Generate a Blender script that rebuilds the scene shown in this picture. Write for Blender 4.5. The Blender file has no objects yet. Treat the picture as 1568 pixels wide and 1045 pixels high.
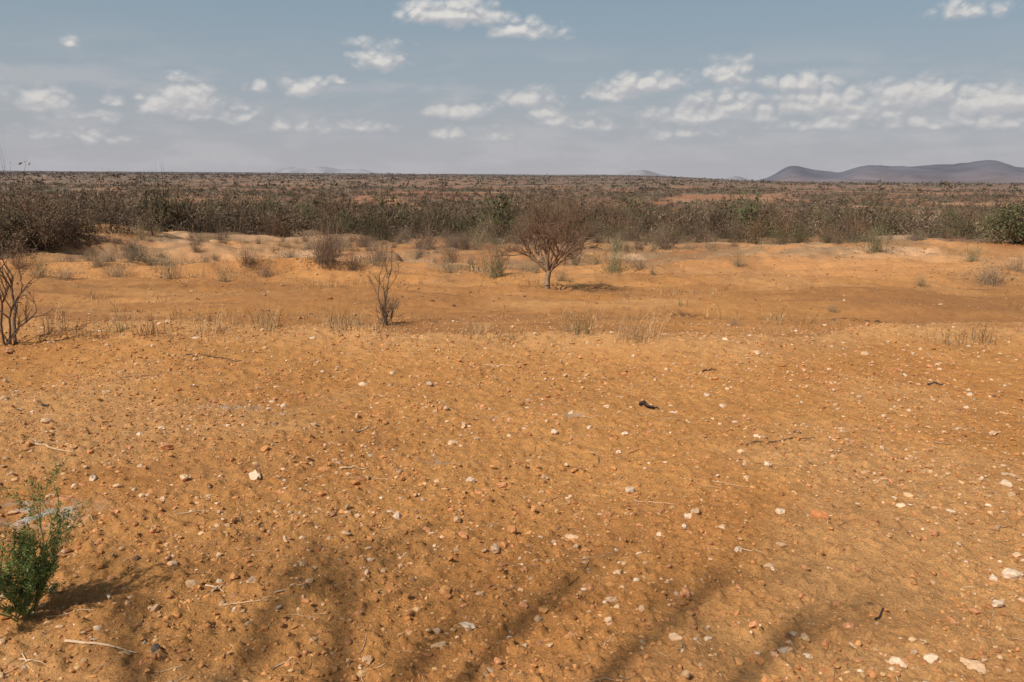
import bpy, math, random
import numpy as np
from mathutils import Matrix, Vector
rng=np.random.default_rng(7); random.seed(7)
S=bpy.context.scene
# ---------------------------------------------------------------- noise
def _h(xi,yi,s):
    h=(xi.astype(np.int64)*374761393+yi.astype(np.int64)*668265263+s*1442695041)&0xFFFFFFFF
    h=((h^(h>>13))*1274126177)&0xFFFFFFFF
    h=(h^(h>>16))&0xFFFFFFFF
    return h/4294967295.0
def vn(x,y,s=0):
    xi=np.floor(x);yi=np.floor(y);fx=x-xi;fy=y-yi
    fx=fx*fx*fx*(fx*(fx*6-15)+10);fy=fy*fy*fy*(fy*(fy*6-15)+10)
    a=_h(xi,yi,s);b=_h(xi+1,yi,s);c=_h(xi,yi+1,s);d=_h(xi+1,yi+1,s)
    return (a*(1-fx)+b*fx)*(1-fy)+(c*(1-fx)+d*fx)*fy
def fbm(x,y,s=0,o=4,g=.5):
    t=0;a=1;n=0
    for i in range(o):
        t=t+a*vn(x+i*17.3,y-i*9.1,s+i);n+=a;a*=g;x,y=(x*.8-y*.6)*2.03,(x*.6+y*.8)*2.03
    return t/n
def billow(x,y,s=0,o=4,g=.5):
    t=0;a=1;n=0
    for i in range(o):
        t=t+a*np.abs(2*vn(x+i*17.3,y-i*9.1,s+i)-1);n+=a;a*=g;x,y=(x*.8-y*.6)*2.03,(x*.6+y*.8)*2.03
    return t/n
def ss(a,b,x):
    t=np.clip((x-a)/(b-a),0,1);return t*t*(3-2*t)
# ---------------------------------------------------------------- terrain
CAMZ=1.7
PY=np.array([0,9.3,9.9,12,16,20,24,29,33,40,60,80,100,150,300,600,1000,1500,3000,6000,12000,20000.])
PZ=np.array([0,-.22,-.42,-.72,-.95,-1.12,-1.40,-1.80,-2.3,-2.85,-3.9,-4.8,-5.8,-8,-13,-18,-20,-19,-13,-4,1.,2.])
def prof(Y):
    l=np.log(np.maximum(Y,.01)+3); L=np.log(PY+3); r=0
    for o in (-.04,-.02,0,.02,.04): r=r+np.interp(l+o*.5,L,PZ)
    return r/5
def lipy(X,Y):
    lipw=(fbm(X*.35+3,Y*0+2,5,3)-.5)*1.8-ss(1,6,X)*.6
    return Y+lipw*np.exp(-((Y-9.5)/3.5)**2)
def H(X,Y,fine=True):
    X=np.asarray(X,float);Y=np.asarray(Y,float)
    Ye=lipy(X,Y)
    z=prof(Ye)
    z=z+.13*np.exp(-((Ye-9.1)/.6)**2)*(.3+fbm(X*.9,Y*.3,8,3))
    z=z+1.2*ss(2,13,X+ (Y-34)*.15)*np.exp(-((Y-35)/7.5)**2)
    # low banks on the left, steep towards the viewer
    yb=26.3+(fbm(X*.3,Y*0,17,3)-.5)*2.4
    z=z+(.55*np.exp(-((X+7.0)/3.2)**2)+.45*np.exp(-((X+17)/5)**2)+.25*np.exp(-((X-3)/3.5)**2))*ss(-.7,.1,Y-yb)*np.exp(-(np.maximum(Y-yb,0)/2.6)**2)
    z=z+.18*np.exp(-((X-9)/4)**2-((Y-18)/1.)**2)+.16*np.exp(-((X+4)/3)**2-((Y-17)/.8)**2)
    z=z+1.4*np.exp(-((X+30)/10)**2-((Y-56)/9)**2)
    m=ss(12,16,Y)*(1-ss(30,36,Y))
    z=z+m*((fbm(X*.16,Y*.55,15,5)-.5)*.6)
    w=ss(26,34,Y)*(1-ss(120,200,Y))
    z=z+w*((fbm(X*.11,Y*.17,21,3)-.5)*1.1+(fbm(X*.35,Y*.4,25,4,.6)-.5)*.7)
    g=np.abs(fbm(X*.06+5,Y*.08,31,4)-.5)
    z=z-w*.9*np.exp(-(g/.016)**2)*(1-ss(70,110,Y))
    z=z+(fbm(X*.45,Y*.45,11,3)-.5)*.15*ss(-1,3,Y)
    far=ss(300,1500,Y)
    z=z+far*(fbm(X/900,Y/1500,41,4)-.5)*np.minimum(Y,9000)*.0035
    z=z-ss(.14,.44,X/np.maximum(Y,1))*ss(1200,8000,Y)*.016*Y
    if fine:
        nf=1-ss(13,24,np.abs(Y))
        z=z+nf*((fbm(X*2.3,Y*2.3,51,3)-.5)*.036+(fbm(X*11,Y*11,61,3)-.5)*.018+np.maximum(fbm(X*24,Y*24,71,3)-.5,0)*.08)
        z=z+(1-nf)*(1-ss(60,90,Y))*((fbm(X*1.6,Y*1.6,52,4,.6)-.5)*.24)
    return z
# ---------------------------------------------------------------- camera
F=1219.6
pitch=math.radians(11.79); roll=math.radians(.42)
cd=bpy.data.cameras.new("camera"); cam=bpy.data.objects.new("camera",cd); S.collection.objects.link(cam)
M=Matrix.Rotation(math.pi/2-pitch,4,'X')@Matrix.Rotation(roll,4,'Z'); M.translation=(0,0,CAMZ)
cam.matrix_world=M
cd.sensor_width=36; cd.lens=28; cd.clip_start=.05; cd.clip_end=90000
S.camera=cam
R3=np.array(M.to_3x3())
def ray(c,r):
    d=R3@np.array([c-784,-(r-522.5),-F]); return d/np.linalg.norm(d)
TT=np.geomspace(1.2,3000,6000)
def site(c,r):
    d=ray(c,r); x=d[0]*TT;y=d[1]*TT;z=CAMZ+d[2]*TT
    b=np.nonzero(z<H(x,y,False))[0]
    i=b[0] if len(b) else -1
    return np.array([x[i],y[i],float(H(x[i],y[i]))])
def px(p): # metres per photo px at p
    return math.hypot(p[0],p[1])*1.02/F
# ---------------------------------------------------------------- haze / colours
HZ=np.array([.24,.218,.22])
def haze(c,d):  # distance haze blended straight into the surface colour
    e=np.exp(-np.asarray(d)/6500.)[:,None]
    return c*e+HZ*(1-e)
def clearing(X,Y):
    s=1+ss(150,1200,Y)*1.3
    a=fbm(X/34/s+2,Y/30/s,91,5,.55)
    b=fbm(X/600+7,Y/420,95,3)
    t=.585-.12*(b-.5)-.05*ss(.1,.5,X/np.maximum(Y,1))+.0*ss(500,2500,Y)+.03*ss(-.1,-.4,X/np.maximum(Y,1))
    return ss(t-.02,t+.05,a)
# ---------------------------------------------------------------- mesh helpers
def mesh(name,V,Fc,C=None,mat=None,smooth=False,parent=None):
    V=np.ascontiguousarray(V,dtype=np.float32);Fc=np.ascontiguousarray(Fc,dtype=np.int32)
    me=bpy.data.meshes.new(name);n,k=Fc.shape
    me.vertices.add(len(V));me.vertices.foreach_set("co",V.ravel())
    me.loops.add(n*k);me.loops.foreach_set("vertex_index",Fc.ravel())
    me.polygons.add(n);me.polygons.foreach_set("loop_start",np.arange(0,n*k,k,dtype=np.int32))
    try: me.polygons.foreach_set("loop_total",np.full(n,k,dtype=np.int32))
    except Exception: pass
    me.polygons.foreach_set("use_smooth",np.full(n,smooth))
    if C is not None:
        a=me.color_attributes.new("Col",'FLOAT_COLOR','POINT')
        cc=np.ones((len(V),4),dtype=np.float32);cc[:,:3]=C
        a.data.foreach_set("color",cc.ravel())
    me.update(calc_edges=True)
    if mat: me.materials.append(mat)
    o=bpy.data.objects.new(name,me);S.collection.objects.link(o)
    if parent: o.parent=parent
    return o
def nd(t,ty,**k):
    n=t.nodes.new(ty)
    for a,b in k.items(): setattr(n,a,b)
    return n
def colmat(name,rough=.9,nscale=8,amt=.35,bump=0,spec=.2,det=3):
    m=bpy.data.materials.new(name);m.use_nodes=True;t=m.node_tree;p=t.nodes["Principled BSDF"]
    a=nd(t,"ShaderNodeAttribute",attribute_name="Col")
    g=nd(t,"ShaderNodeNewGeometry")
    n=nd(t,"ShaderNodeTexNoise");n.inputs["Scale"].default_value=nscale;n.inputs["Detail"].default_value=det
    t.links.new(g.outputs["Position"],n.inputs["Vector"])
    r=nd(t,"ShaderNodeMapRange");r.inputs[1].default_value=.25;r.inputs[2].default_value=.75
    r.inputs[3].default_value=1-amt;r.inputs[4].default_value=1+amt
    t.links.new(n.outputs["Fac"],r.inputs[0])
    v=nd(t,"ShaderNodeVectorMath",operation='SCALE')
    t.links.new(a.outputs["Color"],v.inputs[0]);t.links.new(r.outputs[0],v.inputs["Scale"])
    t.links.new(v.outputs[0],p.inputs["Base Color"])
    p.inputs["Roughness"].default_value=rough;p.inputs["Specular IOR Level"].default_value=spec
    if bump:
        b=nd(t,"ShaderNodeBump");b.inputs["Distance"].default_value=bump;b.inputs["Strength"].default_value=.7
        t.links.new(n.outputs["Fac"],b.inputs["Height"]);t.links.new(b.outputs[0],p.inputs["Normal"])
    return m
# ---------------------------------------------------------------- ground material
def groundmat():
    m=bpy.data.materials.new("sandy_soil");m.use_nodes=True;t=m.node_tree;p=t.nodes["Principled BSDF"];L=t.links
    a=nd(t,"ShaderNodeAttribute",attribute_name="Col");g=nd(t,"ShaderNodeNewGeometry")
    def noise(s,d=5,lo=.8,hi=1.2,a0=.3,a1=.7):
        n=nd(t,"ShaderNodeTexNoise");n.inputs["Scale"].default_value=s;n.inputs["Detail"].default_value=d;n.inputs["Roughness"].default_value=.68
        L.new(g.outputs["Position"],n.inputs["Vector"])
        r=nd(t,"ShaderNodeMapRange");r.inputs[1].default_value=a0;r.inputs[2].default_value=a1;r.inputs[3].default_value=lo;r.inputs[4].default_value=hi
        L.new(n.outputs["Fac"],r.inputs[0]);return n,r
    n1,r1=noise(80,5,.70,1.28);n2,r2=noise(6,7,.84,1.18);n4,r4=noise(.08,8,.84,1.16)
    v=a.outputs["Color"]
    for r in (r1,r2,r4):
        q=nd(t,"ShaderNodeVectorMath",operation='SCALE');L.new(v,q.inputs[0]);L.new(r.outputs[0],q.inputs["Scale"]);v=q.outputs[0]
    L.new(v,p.inputs["Base Color"])
    p.inputs["Roughness"].default_value=.95;p.inputs["Specular IOR Level"].default_value=.1
    b1=nd(t,"ShaderNodeBump");b1.inputs["Distance"].default_value=.014;b1.inputs["Strength"].default_value=.95;L.new(n1.outputs["Fac"],b1.inputs["Height"])
    b2=nd(t,"ShaderNodeBump");b2.inputs["Distance"].default_value=.05;b2.inputs["Strength"].default_value=.55;L.new(n2.outputs["Fac"],b2.inputs["Height"]);L.new(b1.outputs[0],b2.inputs["Normal"])
    L.new(b2.outputs[0],p.inputs["Normal"])
    return m
ASH_AND_SHADE=[]
def groundcol(X,Y):
    X=X.ravel();Y=Y.ravel();D=np.hypot(X,Y)
    def mix(a,b,f): return a*(1-f[:,None])+np.array(b)*f[:,None]
    c=np.tile(np.array([.60,.288,.095]),(len(X),1))
    c=mix(c,[.53,.235,.072],ss(.42,.66,fbm(X*.55,Y*.55,101,4))*.7)
    c=mix(c,[.64,.345,.14],ss(.5,.72,fbm(X*.4+9,Y*.5,105,4))*.7)
    c=mix(c,[.46,.20,.068],ss(.5,.7,fbm(X*3,Y*3,106,3))*.3)
    Ye=lipy(X,Y)
    c=mix(c,[.66,.37,.16],np.exp(-((Ye-9.0)/.55)**2)*.55)
    c=mix(c,[.42,.195,.072],ss(9.4,10.5,Ye)*(1-ss(19,25,Y))*(.3+.7*ss(.38,.6,fbm(X*.25,Y*.8,107,5,.6))))
    c=mix(c,[.62,.30,.12],ss(20,26,Y)*ss(1,7,X)*.75)
    c=mix(c,[.54,.255,.095],ss(20,25,Y)*(1-ss(1,5,X))*.7)
    c=mix(c,[.38,.19,.08],ss(14,22,Y)*(1-ss(60,80,Y))*ss(.52,.68,fbm(X*.6,Y*.5,121,5,.62))*.5)
    gu=ss(28,33,Y)*(1-ss(85,110,Y))
    c=mix(c,[.60,.33,.16],gu*ss(.45,.62,fbm(X*.12,Y*.1,109,5,.6))*.8)
    c=mix(c,[.66,.45,.28],gu*ss(.58,.68,fbm(X*.16+9,Y*.2,119,5,.6))*.55)
    c=mix(c,[.40,.175,.072],gu*ss(.47,.62,fbm(X*.15+4,Y*.12,110,5,.6))*.85)
    c=mix(c,[.27,.175,.095],gu*ss(.46,.60,fbm(X*.3+4,Y*.25,112,5,.6))*.65)
    sc=ss(60,90,Y); cl=clearing(X,Y)
    scr=np.tile(np.array([.27,.14,.075]),(len(X),1))
    scr=mix(scr,[.155,.12,.065],ss(.4,.6,fbm(X/60,Y/60,113,3))*(.5+.5*ss(200,900,Y)))
    red=np.tile(np.array([.42,.18,.085]),(len(X),1));red=mix(red,[.48,.29,.16],ss(.5,.66,fbm(X/90,Y/50,115,3)))
    cl=cl*(1-.35*ss(300,1500,Y))
    scr=scr*(1-cl[:,None])+red*cl[:,None]
    c=c*(1-sc[:,None])+scr*sc[:,None]
    for (x,y,rx,ry,col,amt) in ASH_AND_SHADE:
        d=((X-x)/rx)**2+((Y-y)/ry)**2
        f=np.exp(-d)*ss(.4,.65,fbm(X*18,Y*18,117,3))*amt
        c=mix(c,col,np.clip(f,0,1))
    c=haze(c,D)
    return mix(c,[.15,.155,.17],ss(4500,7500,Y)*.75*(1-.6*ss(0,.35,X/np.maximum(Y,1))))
for (cc,rr,rx,ry,col,amt) in [(45,790,.24,.15,[.6,.54,.46],1.5),(355,625,.22,.12,[.6,.48,.36],1.),(690,710,.3,.04,[.5,.38,.28],.8),(880,635,.12,.06,[.55,.42,.3],.8),(1320,491,.55,.28,[.10,.055,.03],1.8),(1045,484,.5,.25,[.14,.08,.045],1.6),(170,372,1.5,2,[.2,.09,.04],1.5)]:  # pale ash, pit shadows painted into the soil colour, dark erosion-cut patch
    p=site(cc,rr);ASH_AND_SHADE.append((p[0],p[1],rx,ry,col,amt))
A=np.concatenate([np.linspace(-180,-42,50)[:-1],np.linspace(-42,42,460),np.linspace(42,180,50)[1:-1]])*math.pi/180
Rr=np.concatenate([np.geomspace(.05,1.2,14)[:-1],np.geomspace(1.2,14,760)[:-1],np.geomspace(14,19000,760)])
AA,RR=np.meshgrid(A,Rr);X=RR*np.sin(AA);Y=RR*np.cos(AA);Z=H(X,Y)
nr,na=X.shape
V=np.stack([X.ravel(),Y.ravel(),Z.ravel()],1)
i=np.arange(nr-1)[:,None]*na;j=np.arange(na)[None,:];j2=(j+1)%na
Fq=np.stack([i+j,i+j2,i+na+j2,i+na+j],-1).reshape(-1,4)[:,::-1]
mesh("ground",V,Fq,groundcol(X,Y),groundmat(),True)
# ---------------------------------------------------------------- sun
el=math.radians(48);azs=math.radians(228)
SD=np.array([math.sin(azs)*math.cos(el),math.cos(azs)*math.cos(el),math.sin(el)])
ld=bpy.data.lights.new("sun",'SUN');lo=bpy.data.objects.new("sun",ld);S.collection.objects.link(lo)
ld.energy=3.75;ld.angle=math.radians(1.1);ld.color=(1,.935,.84)
lo.rotation_euler=Vector(tuple(-SD)).to_track_quat('-Z','Y').to_euler()
# ---------------------------------------------------------------- world
W=bpy.data.worlds.new("World");S.world=W;W.use_nodes=True;t=W.node_tree;L=t.links
for n in list(t.nodes): t.nodes.remove(n)
out=nd(t,"ShaderNodeOutputWorld");sky=nd(t,"ShaderNodeTexSky",sky_type='NISHITA',sun_disc=False)
sky.sun_elevation=el;sky.sun_rotation=azs;sky.dust_density=3;sky.air_density=1;sky.altitude=600
def tools(t):
    L=t.links
    def wm(op,a,b=None,c=None):
        n=nd(t,"ShaderNodeMath",operation=op)
        for k,v in enumerate((a,b,c)):
            if v is None: continue
            if isinstance(v,(int,float)): n.inputs[k].default_value=v
            else: L.new(v,n.inputs[k])
        return n.outputs[0]
    def mr(v,a,b,c,d,ty='SMOOTHSTEP'):
        n=nd(t,"ShaderNodeMapRange",interpolation_type=ty)
        for k,x in enumerate((a,b,c,d)): n.inputs[k+1].default_value=x
        L.new(v,n.inputs[0]);return n.outputs[0]
    def mixc(f,a,b):
        n=nd(t,"ShaderNodeMix",data_type='RGBA')
        for k,v in ((0,f),(6,a),(7,b)):
            if isinstance(v,(tuple,float,int)): n.inputs[k].default_value=v
            else: L.new(v,n.inputs[k])
        return n.outputs[2]
    return wm,mr,mixc
wm,mr,mixc=tools(t)
tc=nd(t,"ShaderNodeTexCoord");sx=nd(t,"ShaderNodeSeparateXYZ");L.new(tc.outputs["Generated"],sx.inputs[0])
eln=sx.outputs[2]
skc=nd(t,"ShaderNodeVectorMath",operation='SCALE');L.new(sky.outputs[0],skc.inputs[0]);skc.inputs["Scale"].default_value=.066
hz=mr(eln,-.02,.55,.97,.1,'LINEAR')
hc=mixc(mr(eln,0,.21,0,1,'LINEAR'),(.45,.44,.465,1),(.31,.42,.49,1))
s1=mixc(hz,skc.outputs[0],hc)
bg=nd(t,"ShaderNodeBackground");L.new(s1,bg.inputs[0]);bg.inputs[1].default_value=1.0
L.new(bg.outputs[0],out.inputs[0])
# ---------------------------------------------------------------- clouds: a distant shell of cumulus
clouds=[(690,15,85,20,1),(640,10,40,14,.8),(810,42,58,14,.75),(585,83,44,18,1),(105,62,20,10,.7),(1480,10,45,13,.55),(1115,106,44,18,.95),(985,126,60,16,1),(1225,124,44,12,.95),(68,153,46,14,.9),(290,145,56,24,1),(240,158,24,14,.9),(177,150,14,10,.8),(215,143,10,6,.8),(465,132,28,12,.8),(517,124,15,10,.7),(392,134,20,7,.6),(805,150,46,14,.95),(700,166,46,13,.9),(845,180,40,13,.9),(1065,172,75,15,.9),(1265,152,78,19,1.),(1400,136,78,20,1.),(1525,147,68,22,1.05),(1330,170,60,10,.6),(1172,178,26,9,.8),(690,200,28,8,.6),(1420,184,50,10,.7),(375,172,30,9,.6),(560,190,60,11,.6),(1120,152,74,16,.6),(940,143,34,9,.75),(0,140,24,12,.6),(440,190,60,9,.5),(900,190,90,10,.5),(1250,190,80,9,.6),(1540,186,55,10,.7),(320,175,50,8,.45),(140,175,70,9,.45),(120,205,90,8,.35),(760,205,60,7,.4),(1010,205,80,7,.4),(1640,130,60,16,.9),(1720,160,60,12,.8),(-90,150,50,14,.9),(-160,120,40,12,.7)]
aa=np.linspace(-.86,.86,860);ee=np.linspace(-.02,.30,260)
AZ,EL=np.meshgrid(aa,ee);AZ=AZ.ravel();EL=EL.ravel()
def cfield(az,e):
    u=az+(fbm(az*34,e*50,501,3)-.5)*.022;v=e+(fbm(az*34+5,e*50,505,3)-.5)*.011
    D=np.full(az.shape,-1.)
    for (c,r,w,h,s) in clouds:
        d=ray(c,r);a0=math.atan2(d[0],d[1]);e0=d[2]/math.hypot(d[0],d[1])
        ww=w*1.24/F;hh=h*1.4/F
        dy=v-(e0-.4*hh);q=np.sqrt(((u-a0)/ww)**2+np.where(dy>0,dy/(hh*1.35),dy/(hh*.55))**2)
        D=np.logaddexp(D*9,(s*.95-s*1.0*q)*9)/9
    return D+(billow(az*44,e*66,511,5,.5)-.34)*.8
D0=cfield(AZ,EL);D1=cfield(AZ-.003,EL+.006)
st=fbm(AZ*9,EL*42,521,6,.55);st2=fbm(AZ*16+3,EL*60,525,5,.55)
low=ss(.40,.68,st*.6+st2*.4)*(1-ss(.09,.17,EL))
mask=ss(-.05,.72,D0);lit=ss(-.20,.38,D0-D1)
al=np.maximum(mask*.92,low*.42*(1-mask))
al=al*(1-ss(.70,.84,np.abs(AZ)))*(1-ss(.26,.295,EL))*ss(-.02,.01,EL)
farf=(1-ss(.05,.17,EL))*.5
base=np.array([.46,.46,.485]);top=np.array([.80,.765,.71]);hzc=np.array([.52,.51,.52])
C=base*(1-lit[:,None])+top*lit[:,None]  # sunlit tops and shaded bases painted into the cloud colour
C=C*(1-farf[:,None])+hzc*farf[:,None]
wl=(mask/(mask+.15))[:,None];C=C*wl+np.array([.52,.51,.525])*(1-wl)
Rc=42000.;V=np.stack([np.sin(AZ)*Rc,np.cos(AZ)*Rc,EL*Rc],1)
na_,ne_=len(aa),len(ee);i=np.arange(ne_-1)[:,None]*na_;j=np.arange(na_-1)[None,:]
Fq=np.stack([i+j,i+j+1,i+na_+j+1,i+na_+j],-1).reshape(-1,4)
cm=bpy.data.materials.new("cloud_vapour");cm.use_nodes=True;t=cm.node_tree
for n in list(t.nodes): t.nodes.remove(n)
wm,mr,mixc=tools(t);o_=nd(t,"ShaderNodeOutputMaterial");e_=nd(t,"ShaderNodeEmission");tr=nd(t,"ShaderNodeBsdfTransparent");mx=nd(t,"ShaderNodeMixShader")
a=nd(t,"ShaderNodeAttribute",attribute_name="Col");al_=nd(t,"ShaderNodeAttribute",attribute_name="vapour_amount")
g=nd(t,"ShaderNodeNewGeometry");nn=nd(t,"ShaderNodeTexNoise");nn.inputs["Scale"].default_value=.0035;nn.inputs["Detail"].default_value=3
t.links.new(g.outputs["Position"],nn.inputs["Vector"])
sc_=nd(t,"ShaderNodeSeparateColor");t.links.new(al_.outputs["Color"],sc_.inputs[0])
f=wm('MULTIPLY',sc_.outputs[0],mr(nn.outputs["Fac"],.3,.6,.85,1.05,'LINEAR'))
t.links.new(a.outputs["Color"],e_.inputs[0]);t.links.new(f,mx.inputs[0]);t.links.new(tr.outputs[0],mx.inputs[1]);t.links.new(e_.outputs[0],mx.inputs[2]);t.links.new(mx.outputs[0],o_.inputs[0])
try: cm.cycles.emission_sampling='NONE'
except Exception: pass
ob=mesh("clouds",V,Fq,C,cm,True)
at=ob.data.color_attributes.new("vapour_amount",'FLOAT_COLOR','POINT');at.data.foreach_set("color",np.repeat(al.astype(np.float32),4))
# ---------------------------------------------------------------- far hills
hm=colmat("hazy_hill_rock",1,.004,.14)  # hill colours include the haze tint
def hill(name,pts,dist,depth,col,low_,seed):
    cs=np.linspace(pts[0][0],pts[-1][0],160);rw=np.interp(cs,[p[0] for p in pts],[p[1] for p in pts])
    rw=np.convolve(np.pad(rw,3,'edge'),np.ones(7)/7,'valid')
    T=np.linspace(0,1.6,60);V=[];TF=[]
    for k,(c,r) in enumerate(zip(cs,rw)):
        d=ray(c,r);hh=math.hypot(d[0],d[1])
        for tt in T:
            D=dist+depth*(tt-1);hz_=CAMZ+dist*d[2]/hh;hb=-260.
            f=ss(0,1,tt) if tt<=1 else 1-ss(1,1.6,tt)
            V.append((d[0]/hh*D,d[1]/hh*D,hb+(hz_-hb)*float(f)));TF.append(float(f))
    V=np.array(V);TF=np.array(TF);w=(fbm(V[:,0]/500,V[:,1]/900,seed,5)-.5);V[:,2]+=w*.45*260*TF*(1-.6*TF)+w*.45*np.clip(V[:,2],0,300)
    a,b=160,60;i=np.arange(a-1)[:,None]*b;j=np.arange(b-1)[None,:]
    Fq=np.stack([i+j,i+b+j,i+b+j+1,i+j+1],-1).reshape(-1,4)
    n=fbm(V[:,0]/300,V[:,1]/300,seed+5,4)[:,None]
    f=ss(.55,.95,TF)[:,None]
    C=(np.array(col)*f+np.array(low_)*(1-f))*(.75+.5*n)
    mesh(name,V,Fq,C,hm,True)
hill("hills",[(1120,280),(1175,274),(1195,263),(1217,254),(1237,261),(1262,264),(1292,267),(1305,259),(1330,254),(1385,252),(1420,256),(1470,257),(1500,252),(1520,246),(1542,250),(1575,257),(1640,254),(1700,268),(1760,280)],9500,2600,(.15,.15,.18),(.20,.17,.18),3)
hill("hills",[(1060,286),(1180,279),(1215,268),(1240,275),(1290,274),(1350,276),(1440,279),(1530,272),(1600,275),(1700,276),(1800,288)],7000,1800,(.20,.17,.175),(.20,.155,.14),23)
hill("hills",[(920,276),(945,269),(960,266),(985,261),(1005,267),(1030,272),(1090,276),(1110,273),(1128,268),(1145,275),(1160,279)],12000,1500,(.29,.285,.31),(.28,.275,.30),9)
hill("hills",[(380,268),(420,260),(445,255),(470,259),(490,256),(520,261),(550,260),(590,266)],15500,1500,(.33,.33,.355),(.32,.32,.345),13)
# ---------------------------------------------------------------- rocks
def ico():
    g=(1+5**.5)/2
    v=np.array([(-1,g,0),(1,g,0),(-1,-g,0),(1,-g,0),(0,-1,g),(0,1,g),(0,-1,-g),(0,1,-g),(g,0,-1),(g,0,1),(-g,0,-1),(-g,0,1)],float)
    f=np.array([(0,11,5),(0,5,1),(0,1,7),(0,7,10),(0,10,11),(1,5,9),(5,11,4),(11,10,2),(10,7,6),(7,1,8),(3,9,4),(3,4,2),(3,2,6),(3,6,8),(3,8,9),(4,9,5),(2,4,11),(6,2,10),(8,6,7),(9,8,1)])
    return v/np.linalg.norm(v[0]),f
IV,IF=ico()
def subdiv(v,f):
    v=list(map(tuple,v));c={};nf=[]
    def mid(a,b):
        k=(min(a,b),max(a,b))
        if k not in c:
            m=np.array(v[a])+np.array(v[b]);m/=np.linalg.norm(m);v.append(tuple(m));c[k]=len(v)-1
        return c[k]
    for a,b,d in f:
        x,y,z=mid(a,b),mid(b,d),mid(d,a);nf+=[(a,x,z),(b,y,x),(d,z,y),(x,y,z)]
    return np.array(v),np.array(nf)
IV2,IF2=subdiv(IV,IF)
def stones(pts,size,cols,V0,F0,emb=.25):
    m=len(pts);n=len(V0)
    v=V0[None]*(1+rng.normal(0,.17,(m,n,1)))
    sc=np.stack([rng.uniform(.75,1.4,m),rng.uniform(.6,1.1,m),rng.uniform(.4,.8,m)],1)*size[:,None]
    v=v*sc[:,None,:]
    a=rng.uniform(0,6.28,m);tl=rng.normal(0,.3,m)
    ct,st_=np.cos(tl),np.sin(tl);y=v[...,1]*ct[:,None]-v[...,2]*st_[:,None];z=v[...,1]*st_[:,None]+v[...,2]*ct[:,None]
    ca,sa=np.cos(a)[:,None],np.sin(a)[:,None]
    x2=v[...,0]*ca-y*sa;y2=v[...,0]*sa+y*ca
    V=np.stack([x2+pts[:,0:1],y2+pts[:,1:2],z+pts[:,2:3]+(sc[:,2]*emb)[:,None]],-1).reshape(-1,3)
    Fc=(F0[None]+(np.arange(m)*n)[:,None,None]).reshape(-1,3)
    return V,Fc,np.repeat(cols,n,0)
def join(parts):
    Vs=[];Fs=[];Cs=[];o=0
    for v,f,c in parts: Vs.append(v);Fs.append(f+o);Cs.append(c);o+=len(v)
    return np.concatenate(Vs),np.concatenate(Fs),np.concatenate(Cs)
def field(n,y0,y1,pw=1.0):
    y=(rng.uniform(0,1,n)*(y1**pw-y0**pw)+y0**pw)**(1/pw)
    x=rng.uniform(-1,1,n)*(y*.72+.6);return x,y
def pal(n,cols,p):
    c=np.array(cols)[rng.choice(len(cols),n,p=np.array(p)/sum(p))];return c*rng.uniform(.75,1.2,(n,1))
parts=[]
x,y=field(60000,1.7,10,1.3);keep=fbm(x*1.3,y*1.3,201,3)+rng.uniform(-.3,.3,len(x))>.42;x,y=x[keep],y[keep]
n=len(x);parts.append(stones(np.stack([x,y,H(x,y)],1),rng.lognormal(-5.15,.44,n)*(1+y*.03),pal(n,[(.59,.285,.10),(.51,.225,.075),(.65,.39,.18),(.41,.185,.07)],[5,4,2,1.4]),IV,IF,.1))
x,y=field(42000,1.7,14,1.6);keep=fbm(x*.8,y*.8,205,3)+rng.uniform(-.25,.25,len(x))>.44;x,y=x[keep],y[keep]
n=len(x);parts.append(stones(np.stack([x,y,H(x,y)],1),rng.lognormal(-4.75,.42,n),pal(n,[(.65,.41,.22),(.58,.26,.10),(.72,.53,.35),(.44,.19,.08),(.26,.14,.08)],[4.5,5.5,1.5,2,.4]),IV,IF))
x,y=field(2000,1.9,13,1.6)
n=len(x);parts.append(stones(np.stack([x,y,H(x,y)],1),rng.lognormal(-4.15,.36,n),pal(n,[(.66,.43,.25),(.59,.27,.12),(.72,.54,.37),(.42,.21,.10)],[4,4.5,1.5,.4]),IV2,IF2,.1))
x,y=field(9000,12,40,1.5)
n=len(x);parts.append(stones(np.stack([x,y,H(x,y)],1),rng.lognormal(-4.2,.4,n)*(.7+y/40),pal(n,[(.57,.35,.20),(.48,.23,.09),(.28,.16,.09)],[2,4,2.5]),IV,IF))
sp_=[(390,732,12,0),(497,720,9,1),(555,590,7,0),(434,626,6,0),(417,616,6,0),(1195,789,10,0),(1010,822,6,0),(1047,815,6,0),(979,853,10,0),(675,990,18,2),(705,785,7,2),(1550,882,14,0),(1425,1012,12,0),(1375,1018,12,0),(1175,717,8,0),(904,655,6,0),(147,812,8,1),(240,1008,12,3),(294,882,7,1),(290,692,6,1),(720,740,7,0),(848,663,8,0),(1540,748,10,0),(1522,887,7,0),(780,668,5,0),(300,518,5,0),(480,521,5,0),(1262,500,4,0),(1292,462,3,0),(1255,793,12,4),(1130,846,7,0),(1085,980,8,0),(1183,873,5,0),(500,940,7,1),(1030,632,5,0),(562,1010,9,2),(1205,1000,8,2),(1485,605,7,0),(1435,560,5,0),(120,578,5,4)]  # two tiny pale stones stand for plastic scraps
pc=[(.74,.55,.37),(.60,.28,.11),(.62,.38,.20),(.12,.09,.07),(.6,.24,.09)]
pp=np.array([site(a,b) for a,b,_,_ in sp_]);pp[:,2]=H(pp[:,0],pp[:,1])
parts.append(stones(pp,np.array([s*px(p)*.9 for (_,_,s,_),p in zip(sp_,pp)]),np.array([pc[k] for *_,k in sp_]),IV2,IF2,.15))
V,Fc,C=join(parts)
mesh("gravel",V,Fc,C,colmat("stone_and_clod",.9,60,.25,bump=.003),False)
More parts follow.
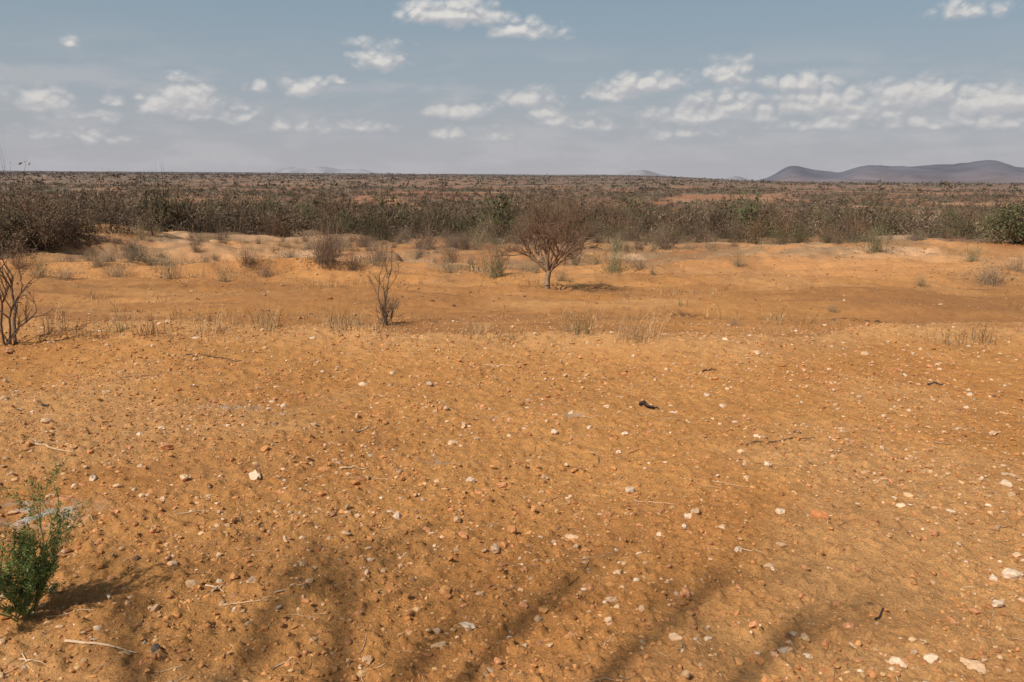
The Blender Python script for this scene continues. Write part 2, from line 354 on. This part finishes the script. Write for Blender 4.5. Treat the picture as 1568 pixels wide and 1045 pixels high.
# ---------------------------------------------------------------- branching plants
def tubes(P0,P1,R0,R1,n=5):
    P0,P1,R0,R1=map(np.array,(P0,P1,R0,R1));d=P1-P0;d/=np.linalg.norm(d,axis=1)[:,None]+1e-9
    ref=np.where(np.abs(d[:,2:3])>.9,np.array([[1.,0,0]]),np.array([[0,0,1.]]))
    a=np.cross(d,ref);a/=np.linalg.norm(a,axis=1)[:,None];b=np.cross(d,a)
    th=np.arange(n)*2*math.pi/n
    ring=a[:,None]*np.cos(th)[None,:,None]+b[:,None]*np.sin(th)[None,:,None]
    V=np.concatenate([P0[:,None]+ring*R0[:,None,None],P1[:,None]+ring*R1[:,None,None]],1)
    k=np.arange(n);f=np.stack([k,(k+1)%n,(k+1)%n+n,k+n],1)
    m=len(P0);Fc=(f[None]+(np.arange(m)*2*n)[:,None,None]).reshape(-1,4)
    return V.reshape(-1,3),Fc
def unit(v): return v/(np.linalg.norm(v)+1e-9)
def grow(seg,tips,p,d,Ln,r,lv,mx,sp=.6,up=.1,jit=.18,kids=2,lr=.68,rr=.6,n=4,start=1):
    r1=r*rr if lv<mx else r*.4
    for k in range(n):
        d=unit(d+rng.normal(0,jit,3)+np.array([0,0,up]))
        q=p+d*Ln/n;a=r+(r1-r)*k/n;b=r+(r1-r)*(k+1)/n
        seg.append((p,q,a,b,lv));p=q
        if lv<mx and k>=start:
            for _ in range(kids if k==n-1 else 1):
                s=unit(rng.normal(0,1,3));s=unit(s-d*np.dot(s,d))
                nd_=unit(d+s*rng.uniform(.6,1.3)*sp)
                grow(seg,tips,p,nd_,Ln*lr*rng.uniform(.75,1.15),b*.8,lv+1,mx,sp,up,jit,kids,lr,rr,n,start)
    if lv>=mx-1: tips.append((p,d))
def quadsplash(pts,size,cols,asp=.5):
    m=len(pts);a=rng.normal(0,1,(m,3));a/=np.linalg.norm(a,axis=1)[:,None];b=rng.normal(0,1,(m,3));b-=a*(a*b).sum(1)[:,None];b/=np.linalg.norm(b,axis=1)[:,None]
    a=a*size[:,None];b=b*size[:,None]*asp
    V=np.stack([pts-a,pts+b*.9,pts+a,pts-b*.9],1).reshape(-1,3)
    return V,np.arange(m*4).reshape(-1,4),np.repeat(cols,4,0)
bark=colmat("bark",.9,25,.25,bump=.004);leafm=colmat("leaf",.7,6,.25)
def plant(name,seg,barkc,twigc,leaves=None,n=4):
    root=bpy.data.objects.new(name,None);S.collection.objects.link(root)
    P0=[s[0] for s in seg];P1=[s[1] for s in seg];lv=np.array([s[4] for s in seg],float)
    V,Fc=tubes(P0,P1,[s[2] for s in seg],[s[3] for s in seg],n)
    f=np.clip(lv/3,0,1)[:,None];C=np.array(barkc)*(1-f)+np.array(twigc)*f;C=C*rng.uniform(.8,1.2,(len(seg),1))
    mesh("branches",V,Fc,np.repeat(C,2*n,0),bark,True,root)
    if leaves is not None: mesh("leaves",*leaves,leafm,False,root)
    return root
def leavesat(tips,k,spread,size,cols,w,asp=.5):
    T=np.array([q[0] for q in tips]);T=np.repeat(T,k,0)+rng.normal(0,spread,(len(T)*k,3))
    return quadsplash(T,rng.uniform(.6,1.3,len(T))*size,pal(len(T),cols,w),asp)
# central bare tree
b=site(838,441);s=px(b)
seg=[];tips=[];p=b+np.array([0,0,-.05])
q=p
for k in range(4):
    q2=q+np.array([.010+rng.normal(0,.012),rng.normal(0,.012),30*s/4]);seg.append((q,q2,.085-.005*k,.080-.005*k,0));q=q2
for k in range(12):
    a=k*2*math.pi/12*5+rng.uniform(-.3,.3);sp=[.2,.6,1.0][k%3]
    grow(seg,tips,q+np.array([0,0,-.04*(k%3)]),unit(np.array([math.cos(a)*sp,math.sin(a)*sp,.8])),[55,53,50][k%3]*s,.036,1,5,.74,.07,.15,2,.63,.60)
plant("bare_tree",seg,(.32,.22,.14),(.22,.14,.09),leavesat(tips,1,.03,.011,[(.28,.16,.09),(.23,.14,.09)],[1,1]))
# sapling shrub in front
b=site(592,499);s=px(b);seg=[];tips=[]
for k in range(20):
    a=rng.uniform(0,6.28);sp=rng.uniform(.1,.9)
    grow(seg,tips,b+rng.normal(0,.04,3)*[1,1,0],unit(np.array([math.cos(a)*sp,math.sin(a)*sp,.9])),26*s,.006,1,3,.6,.1,.2,1,.7,.6)
for k,(dx,hh) in enumerate([(-.25,76),(.02,88),(.2,60)]):
    grow(seg,tips,b.copy(),unit(np.array([dx,0,1.])),hh*s,.011,1,4,.8,.15,.14,1,.42,.6,5,2)
plant("thorny_sapling",seg,(.16,.11,.08),(.15,.11,.08),leavesat(tips,1,.03,.010,[(.12,.12,.05),(.2,.15,.07)],[1,1]))
# left bare shrub
b=site(14,529);s=px(b);seg=[];tips=[]
for dx,hh,r in [(-.1,92,.020),(.25,75,.015),(.5,58,.012),(-.45,70,.014),(.08,88,.015),(.2,45,.009)]:
    grow(seg,tips,b+rng.normal(0,.03,3)*[1,1,0],unit(np.array([dx,rng.uniform(-.3,.3),1.])),hh*s,r,1,3,.65,.08,.2,1,.50,.6,6,2)
plant("bare_shrub",seg,(.17,.11,.07),(.16,.105,.07),leavesat(tips,2,.04,.010,[(.12,.13,.05)],[1]))
# foreground green plant
b=site(38,945);s=px(b);seg=[];tips=[]
for k in range(22):
    a=rng.uniform(0,6.28);sp=rng.uniform(.1,.85);hh=rng.uniform(45,120)
    if k==0: a,sp,hh=.3,.5,165
    if k==1: a,sp,hh=.9,.35,140
    grow(seg,tips,b+rng.normal(0,.02,3)*[1,1,0],unit(np.array([math.cos(a)*sp,math.sin(a)*sp,.9])),hh*s,.0032,1,3,.6,.12,.14,1,.42,.6,6,1)
T=[]
for (p0,p1,_,_,lv) in seg:
    for _ in range(3 if lv>1 else 1): T.append(p0+(p1-p0)*rng.uniform()+rng.normal(0,.007,3))
T=np.array(T)
plant("green_shrub",seg,(.22,.22,.08),(.18,.22,.07),quadsplash(T,rng.uniform(.004,.012,len(T)),pal(len(T),[(.14,.20,.055),(.21,.26,.075),(.28,.28,.11)],[3,3,1]),.3))
# tree standing behind the viewer whose boughs shade the ground
seg=[];tips=[]
top=np.array([-5.0,-3.0,2.0])
pr=np.array([-5.2,-3.3,-.1]);p00=pr.copy()
for k in range(4):
    q=pr+(top-p00)/4;seg.append((pr,q,.16-.01*k,.15-.01*k,0));pr=q
for poly,h0,h1,r0 in [([(520,1060),(520,990),(540,915),(500,860)],3.6,4.2,.032),([(700,1060),(765,985),(840,925),(890,875)],3.6,4.3,.028),([(900,1070),(960,1000),(1030,960),(1085,905)],3.7,4.5,.034),([(1090,1080),(1150,1030),(1190,985),(1225,935)],3.8,4.5,.026),([(230,1060),(200,980),(215,930),(150,880)],3.6,4.,.028),([(350,1080),(400,980),(430,900),(480,850)],3.6,4.2,.024),([(600,1080),(640,1010),(700,950),(760,880)],3.8,4.4,.022)]:
    pts=[site(a,min(c_,1040)) if c_<=1040 else site(a,1040)-np.array([0,(c_-1040)*.004,0]) for a,c_ in poly]
    hs=np.linspace(h0,h1,len(pts));P_=[top]+[g+SD*(h/SD[2]) for g,h in zip(pts,hs)]
    rs=np.linspace(r0*1.8,r0*.5,len(P_))
    for k in range(len(P_)-1):
        m=6
        for u in range(m):
            a=P_[k]+(P_[k+1]-P_[k])*u/m;c_=P_[k]+(P_[k+1]-P_[k])*(u+1)/m
            ra=rs[k]+(rs[k+1]-rs[k])*u/m;rb=rs[k]+(rs[k+1]-rs[k])*(u+1)/m
            seg.append((a,c_,ra,rb,1))
            if k>0 and rng.uniform()<.6:
                sd=unit(rng.normal(0,1,3));grow(seg,tips,c_,unit(unit(P_[k+1]-P_[k])+sd*.8),.55,.010,2,4,.6,.08,.15,1,.6,.55,3,1)
plant("thorn_tree",seg,(.2,.15,.1),(.16,.12,.08),leavesat(tips,1,.06,.014,[(.09,.11,.04)],[1]))
# ---------------------------------------------------------------- scrub templates
def bushT(nf,ns,w,h,fs,clump=7):
    cc_=rng.normal(0,1,(clump,3));cc_[:,2]=np.abs(cc_[:,2]);cc_/=np.linalg.norm(cc_,axis=1)[:,None];cc_*=rng.uniform(.3,.85,(clump,1))
    k=rng.integers(0,clump,nf);p=cc_[k]+rng.normal(0,.2,(nf,3));p[:,2]=np.abs(p[:,2])
    p=p*[w/2,w/2,h*.85];
    V,_,_=quadsplash(p,rng.uniform(.5,1.4,nf)*fs,np.zeros((nf,3)),.35)
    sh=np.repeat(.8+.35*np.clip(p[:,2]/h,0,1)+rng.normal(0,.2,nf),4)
    if ns:
        a=rng.uniform(0,6.28,ns);rr=rng.uniform(.1,1,ns)*w*.5;hh=h*rng.uniform(.5,1.08,ns)*np.sqrt(np.clip(1-(rr/w*1.6)**2,.2,1))
        base=rng.normal(0,.08*w,(ns,3))*[1,1,0];tip=np.stack([np.cos(a)*rr,np.sin(a)*rr,hh],1);mid=(base+tip)/2+rng.normal(0,.07*w,(ns,3))+[0,0,.05*h]
        o=rng.normal(0,1,(ns,3))*[1,1,.2];o/=np.linalg.norm(o,axis=1)[:,None];o*=fs*.14
        V2=np.concatenate([np.stack([base-o,base+o,mid+o*.7,mid-o*.7],1),np.stack([mid-o*.7,mid+o*.7,tip+o*.2,tip-o*.2],1)],0).reshape(-1,3)
        V=np.concatenate([V,V2]);sh=np.concatenate([sh,np.repeat(rng.uniform(.7,1.2,ns*2),4)])
    return V,np.clip(sh,.4,1.6)
PAL=[(.19,.128,.082),(.235,.158,.10),(.14,.098,.062),(.175,.145,.072),(.135,.138,.058),(.30,.215,.14),(.24,.135,.078)]  # dark tones also carry the cloud shade over the valley
def scatterb(x,y,sc,cols,temps,parts):
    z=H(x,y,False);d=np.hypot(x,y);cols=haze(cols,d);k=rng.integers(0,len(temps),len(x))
    for q,(V0,sh) in enumerate(temps):
        I=np.nonzero(k==q)[0]
        if not len(I): continue
        a=rng.uniform(0,6.28,len(I));s=sc[I];ca,sa=np.cos(a)[:,None],np.sin(a)[:,None];zs=s*rng.uniform(.6,1.35,len(I))
        X=(V0[None,:,0]*ca-V0[None,:,1]*sa)*s[:,None]+x[I,None];Y=(V0[None,:,0]*sa+V0[None,:,1]*ca)*s[:,None]+y[I,None]
        Z=V0[None,:,2]*zs[:,None]+z[I,None]-.05
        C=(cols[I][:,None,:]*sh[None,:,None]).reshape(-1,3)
        V=np.stack([X,Y,Z],-1).reshape(-1,3);parts.append((V,np.arange(len(V)).reshape(-1,4),C))
def bushfield(n,y0,y1,w,side=.74):
    y=np.sqrt(rng.uniform(0,1,n)*(y1**2-y0**2)+y0**2);x=rng.uniform(-1,1,n)*(y*side+4);return x,y
scrubm=colmat("scrub_twigs",.9,.5,.25,det=1)
parts=[]
Tn=[bushT(230,40,3.4,2.8,.15) for _ in range(8)]
Tc=[bushT(750,110,3.4,2.6,.072,12) for _ in range(8)]
x,y=bushfield(6800,46,300,0);u=x/y
st0=54+30*(1-ss(-.36,-.15,u))-30*(1-ss(-.60,-.42,u))
e=ss(st0-6,st0+26,y+(fbm(x*.06,y*0,301,2)-.5)*24)
keep=(rng.uniform(0,1,len(x))<e*(1-.96*clearing(x,y))*(.15+.85*ss(.38,.50,fbm(x/13,y/17,305,3)))+.015*(y>75));x,y=x[keep],y[keep];u=x/y
nb=fbm(x/35,y/35,303,3);cols=pal(len(x),PAL,[4,4,3,1.2,.8,1.3,1.8]);g=ss(.56,.70,nb)[:,None];cols=cols*(1-g*.5)+np.array([.13,.13,.055])*g*.5
cols=cols*(.52+.8*fbm(x/14,y/26,309,3))[:,None]
sz=rng.lognormal(-.02,.38,len(x))*(1.02+.30*(1-ss(-.55,-.1,u)))
nr_=y<95
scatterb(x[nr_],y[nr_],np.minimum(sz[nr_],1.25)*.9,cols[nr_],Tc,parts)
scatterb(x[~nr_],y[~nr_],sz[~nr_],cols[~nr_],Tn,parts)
Tt=[bushT(700,30,4.5,4.4,.11,12) for _ in range(4)]
x,y=bushfield(120,90,420,0)
scatterb(x,y,rng.lognormal(-.18,.28,len(x)),pal(len(x),[(.10,.115,.045),(.13,.135,.05),(.16,.13,.065)],[2,2,1.5]),Tt,parts)
xs=np.array([site(a,b_)[:2] for a,b_ in [(20,384),(45,372),(85,366),(125,362),(5,372),(160,358),(0,388),(60,380),(200,358),(105,372)]])
scatterb(xs[:,0],xs[:,1],np.array([1.,1.15,1.05,.9,1.2,.85,1.0,.9,.8,.7]),pal(10,[(.17,.115,.075),(.14,.118,.058)],[2,1]),Tt,parts)
Tm=[bushT(40,5,5,3.0,.45,6) for _ in range(6)]
x,y=bushfield(13500,290,1300,0);keep=rng.uniform(0,1,len(x))<(1-.95*clearing(x,y))*(.3+.7*ss(.38,.50,fbm(x/50,y/60,307,3)));x,y=x[keep],y[keep]
cols=pal(len(x),PAL,[4,4,3,1.8,1.2,1,1.6])*(.5+.8*fbm(x/60,y/130,309,3))[:,None]
scatterb(x,y,rng.lognormal(-.02,.38,len(x)),cols,Tm,parts)
Tf=[bushT(14,0,14,4.2,2.0,5) for _ in range(6)]
x,y=bushfield(16000,1200,6000,0);keep=rng.uniform(0,1,len(x))<(1-.93*clearing(x,y));x,y=x[keep],y[keep]
scatterb(x,y,rng.lognormal(.0,.35,len(x)),pal(len(x),PAL,[4,3,3,2,1.4,.5,1.3])*(.55+.7*fbm(x/200,y/400,315,3))[:,None],Tf,parts)
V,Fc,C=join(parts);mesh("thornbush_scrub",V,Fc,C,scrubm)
# nearer shrubs of the gully
parts=[];Tg=[bushT(380,130,1.6,1.1,.030,9) for _ in range(6)]
GP=[(.37,.28,.18),(.32,.25,.15),(.26,.175,.12),(.27,.24,.13)]
pts=[(760,424,1.2,3),(940,418,1.3,3),(915,405,.9,3),(505,408,1.5,2),(490,402,1.,2),(262,428,1.1,1),(180,425,1.1,0),(150,410,.9,0),(380,408,1.,2),(690,418,.9,1),(1340,386,1.5,3),(1515,436,1.4,0),(1490,402,1,3),(1555,415,1.2,0),(1410,440,.5,1),(330,400,.9,1),(540,412,1.,2),(640,395,1,1),(120,380,1,2),(230,405,.8,1),(445,395,.9,2),(820,418,.8,1),(980,412,.9,0),(60,425,.9,1),(30,412,1,2),(720,405,.8,0),(580,398,.9,1),(300,385,1.2,2),(1130,410,.6,1),(1275,480,.3,1),(1125,500,.3,0),(860,430,.6,1),(410,425,.7,2),(345,432,.5,1),(100,428,.8,0),(200,385,1,2),(1000,420,.5,1)]
P_=np.array([site(a,b_) for a,b_,_,_ in pts])
scatterb(P_[:,0],P_[:,1],np.array([q[2] for q in pts])*.9,np.array([GP[q[3]] for q in pts]),Tg,parts)
x,y=bushfield(1150,27,85,0);keep=(fbm(x*.12,y*.12,311,3)+rng.uniform(-.2,.2,len(x))>.50)&~((x>3)&(y<47));x,y=x[keep],y[keep]
scatterb(x,y,rng.lognormal(-.6,.4,len(x))*(.7+y/90),pal(len(x),GP+[(.2,.14,.1)],[2,2,3,.6,3]),Tg,parts)
V,Fc,C=join(parts);mesh("dry_shrubs",V,Fc,C,scrubm)
# larger edge trees
def bigbush(name,c,r,wpx,hpx,cols,w,nst,nl=3,ls=.06):
    b=site(c,r);s=px(b);seg=[];tips=[]
    for k in range(nst):
        a=rng.uniform(0,6.28);sp=rng.uniform(.2,1.2)*wpx/hpx
        grow(seg,tips,b+rng.normal(0,.3,3)*[1,1,0],unit(np.array([math.cos(a)*sp,math.sin(a)*sp,.7])),hpx*s*rng.uniform(.24,.30),.04,1,4,.8,-.02,.16,2,.60,.6)
    ceil=b[2]+hpx*s*1.02
    seg=[q for q in seg if q[1][2]<ceil];tips=[q for q in tips if q[0][2]<ceil]
    plant(name,seg,(.2,.14,.1),(.17,.12,.08),leavesat(tips,nl,.18,ls,cols,w,.35),3)
BR=[(.18,.12,.078),(.23,.155,.10),(.165,.148,.065)]
bigbush("thorn_tree",4,392,130,118,BR,[3,2,1.],20,6,.07)
bigbush("thorn_tree",56,384,64,98,BR,[3,2,.5],13,6,.07)
bigbush("thorn_tree",110,372,54,74,BR,[3,2,.5],9,6,.07)
bigbush("thorn_tree",232,362,30,70,[(.2,.2,.09),(.24,.16,.1)],[1,2],4,2)
bigbush("acacia_tree",1574,372,60,98,[(.10,.11,.045),(.16,.145,.065),(.2,.15,.09)],[2,1,1],14,6,.075)
# ---------------------------------------------------------------- grass
parts=[]
def tufts(x,y,nb,hh,rad,cols,lw=.003):
    m=len(x);n=m*nb;bx=np.repeat(x,nb)+rng.normal(0,1,n)*np.repeat(rad,nb);by=np.repeat(y,nb)+rng.normal(0,1,n)*np.repeat(rad,nb)
    z=H(bx,by);h_=np.repeat(hh,nb)*rng.uniform(.25,1.15,n);a=rng.uniform(0,6.28,n);ln_=rng.uniform(.1,1.1,n)*h_
    B=np.stack([bx,by,z-.01],1);M_=B+np.stack([np.cos(a)*ln_*.35,np.sin(a)*ln_*.35,h_*.6],1);T_=B+np.stack([np.cos(a)*ln_,np.sin(a)*ln_,h_],1)
    o=np.stack([np.cos(a+1.57),np.sin(a+1.57),0*a],1)*lw*rng.uniform(.6,1.4,(n,1))
    V=np.concatenate([np.stack([B-o,B+o,M_+o*.8,M_-o*.8],1),np.stack([M_-o*.8,M_+o*.8,T_+o*.15,T_-o*.15],1)]).reshape(-1,3)
    c=np.repeat(cols,nb,0)*rng.uniform(.7,1.25,(n,1));c=np.repeat(np.concatenate([c,c]),4,0)
    parts.append((V,np.arange(len(V)).reshape(-1,4),c))
STR=[(.54,.37,.19),(.46,.29,.14),(.34,.21,.10),(.30,.23,.10)]
x,y=field(420,9.6,14.5,1.3);k=fbm(x*.5,y*.5,401,3)+rng.uniform(-.12,.12,len(x))+.09*ss(4,-2,x)>.58;x,y=x[k],y[k]
tufts(x,y,18,rng.uniform(.06,.22,len(x)),rng.uniform(.03,.14,len(x)),pal(len(x),STR,[3,3,2,.6]),.0024)
hot=[(320,512),(415,508),(725,515),(770,522),(890,512),(900,505),(985,520),(960,522),(545,500),(130,520),(180,510),(510,500),(1500,525),(230,515),(525,508),(80,512),(560,505),(745,510),(870,508),(405,500),(1450,528)]
hp=np.array([site(a,b_) for a,b_ in hot]);tufts(hp[:,0],hp[:,1],60,rng.uniform(.15,.38,len(hp)),rng.uniform(.06,.15,len(hp)),pal(len(hp),STR,[3,3,2,.6]),.0026)
x,y=field(800,14,30,1.5);k=(fbm(x*.25,y*.3,405,3)+rng.uniform(-.1,.1,len(x))>.55)&~((x>6)&(y>21));x,y=x[k],y[k]
tufts(x,y,16,rng.uniform(.06,.28,len(x)),rng.uniform(.05,.2,len(x)),pal(len(x),STR,[3,3,2,.6]),.0045)
x,y=field(1800,30,85,1.5);k=(fbm(x*.15,y*.15,407,3)+rng.uniform(-.1,.1,len(x))>.52)&~((x>3)&(y<45));x,y=x[k],y[k]
tufts(x,y,16,rng.uniform(.12,.45,len(x)),rng.uniform(.15,.4,len(x)),pal(len(x),STR,[3,3,2,.6]),.012)
V,Fc,C=join(parts);mesh("dry_grass",V,Fc,C,colmat("straw",.8,5,.2))
# ---------------------------------------------------------------- litter of twigs and straw
P0=[];P1=[];R0=[];R1=[];CC=[]
def stick(x,y,L_,a,r,c,n=5,bend=.25):
    da=0
    for k in range(n):
        da+=rng.normal(0,bend/2);x2=x+math.cos(a+da)*L_/n;y2=y+math.sin(a+da)*L_/n
        P0.append((x,y,r*1.3));P1.append((x2,y2,r*1.3));R0.append(r*(1-.6*k/n));R1.append(r*(1-.6*(k+1)/n));CC.append(c);x,y=x2,y2
for (a,b_,c_,d_,r,col) in [(40,682,118,692,2.2,0),(120,690,150,694,1,1),(1143,684,1250,672,2.4,2),(985,626,1010,628,4,3),(100,985,222,997,4,0),(420,912,468,903,3,0),(345,925,420,912,2,0),(415,1022,455,995,2.5,0),(520,720,562,723,2.5,0),(545,664,570,655,2.5,0),(315,898,350,905,3,0),(320,910,350,900,3,0),(1270,699,1300,690,1.5,1),(1420,590,1445,592,2.5,3),(1480,664,1515,668,2,1),(890,862,960,850,1.4,0),(970,768,1040,770,1.4,0),(1130,842,1170,848,1.6,0),(1080,738,1160,741,1.2,0),(1340,950,1360,938,3,3),(925,990,940,965,2,0),(550,1000,600,960,1.5,0),(180,580,250,574,1.5,1),(740,560,800,564,1.5,0),(285,545,400,551,1.5,2),(270,790,330,783,1.5,0),(1430,680,1458,682,2,1),(1310,735,1345,737,1.5,1),(65,622,80,624,3,3),(1075,572,1095,568,2,3),(745,640,830,636,1.,0),(30,1010,90,1016,2,0),(220,945,222,975,1.5,2),(980,624,1000,629,6,3)]:  # dark overlapping pair stands for a shoe sole, crossed pale pair for paper shreds
    A_=site(a,b_);B_=site(c_,d_);L_=math.hypot(*(B_-A_)[:2]);cl=[(.64,.46,.29),(.42,.27,.15),(.16,.10,.06),(.06,.045,.04)][col]
    stick(A_[0],A_[1],L_,math.atan2(B_[1]-A_[1],B_[0]-A_[0]),r*.62*px(A_),cl,8,.2)
x,y=field(5600,1.8,12,1.4);k=fbm(x*.9,y*.9,421,3)+rng.uniform(-.2,.2,len(x))>.5
for a,b_ in zip(x[k],y[k]):
    stick(a,b_,rng.lognormal(-2.65,.5),rng.uniform(0,6.28),rng.uniform(.0009,.0026),np.array([(.62,.45,.27),(.47,.3,.16),(.2,.12,.07)][rng.choice(3,p=[.6,.22,.18])])*rng.uniform(.8,1.2),3,.5)
P0=np.array(P0);P1=np.array(P1);P0[:,2]+=H(P0[:,0],P0[:,1]);P1[:,2]+=H(P1[:,0],P1[:,1])
V,Fc=tubes(P0,P1,R0,R1,4);mesh("fallen_twigs",V,Fc,np.repeat(np.array(CC),8,0),colmat("dead_wood",.85,40,.25))
S.view_settings.view_transform='Standard';S.view_settings.look='None';S.view_settings.exposure=0;S.view_settings.gamma=1
print("done")
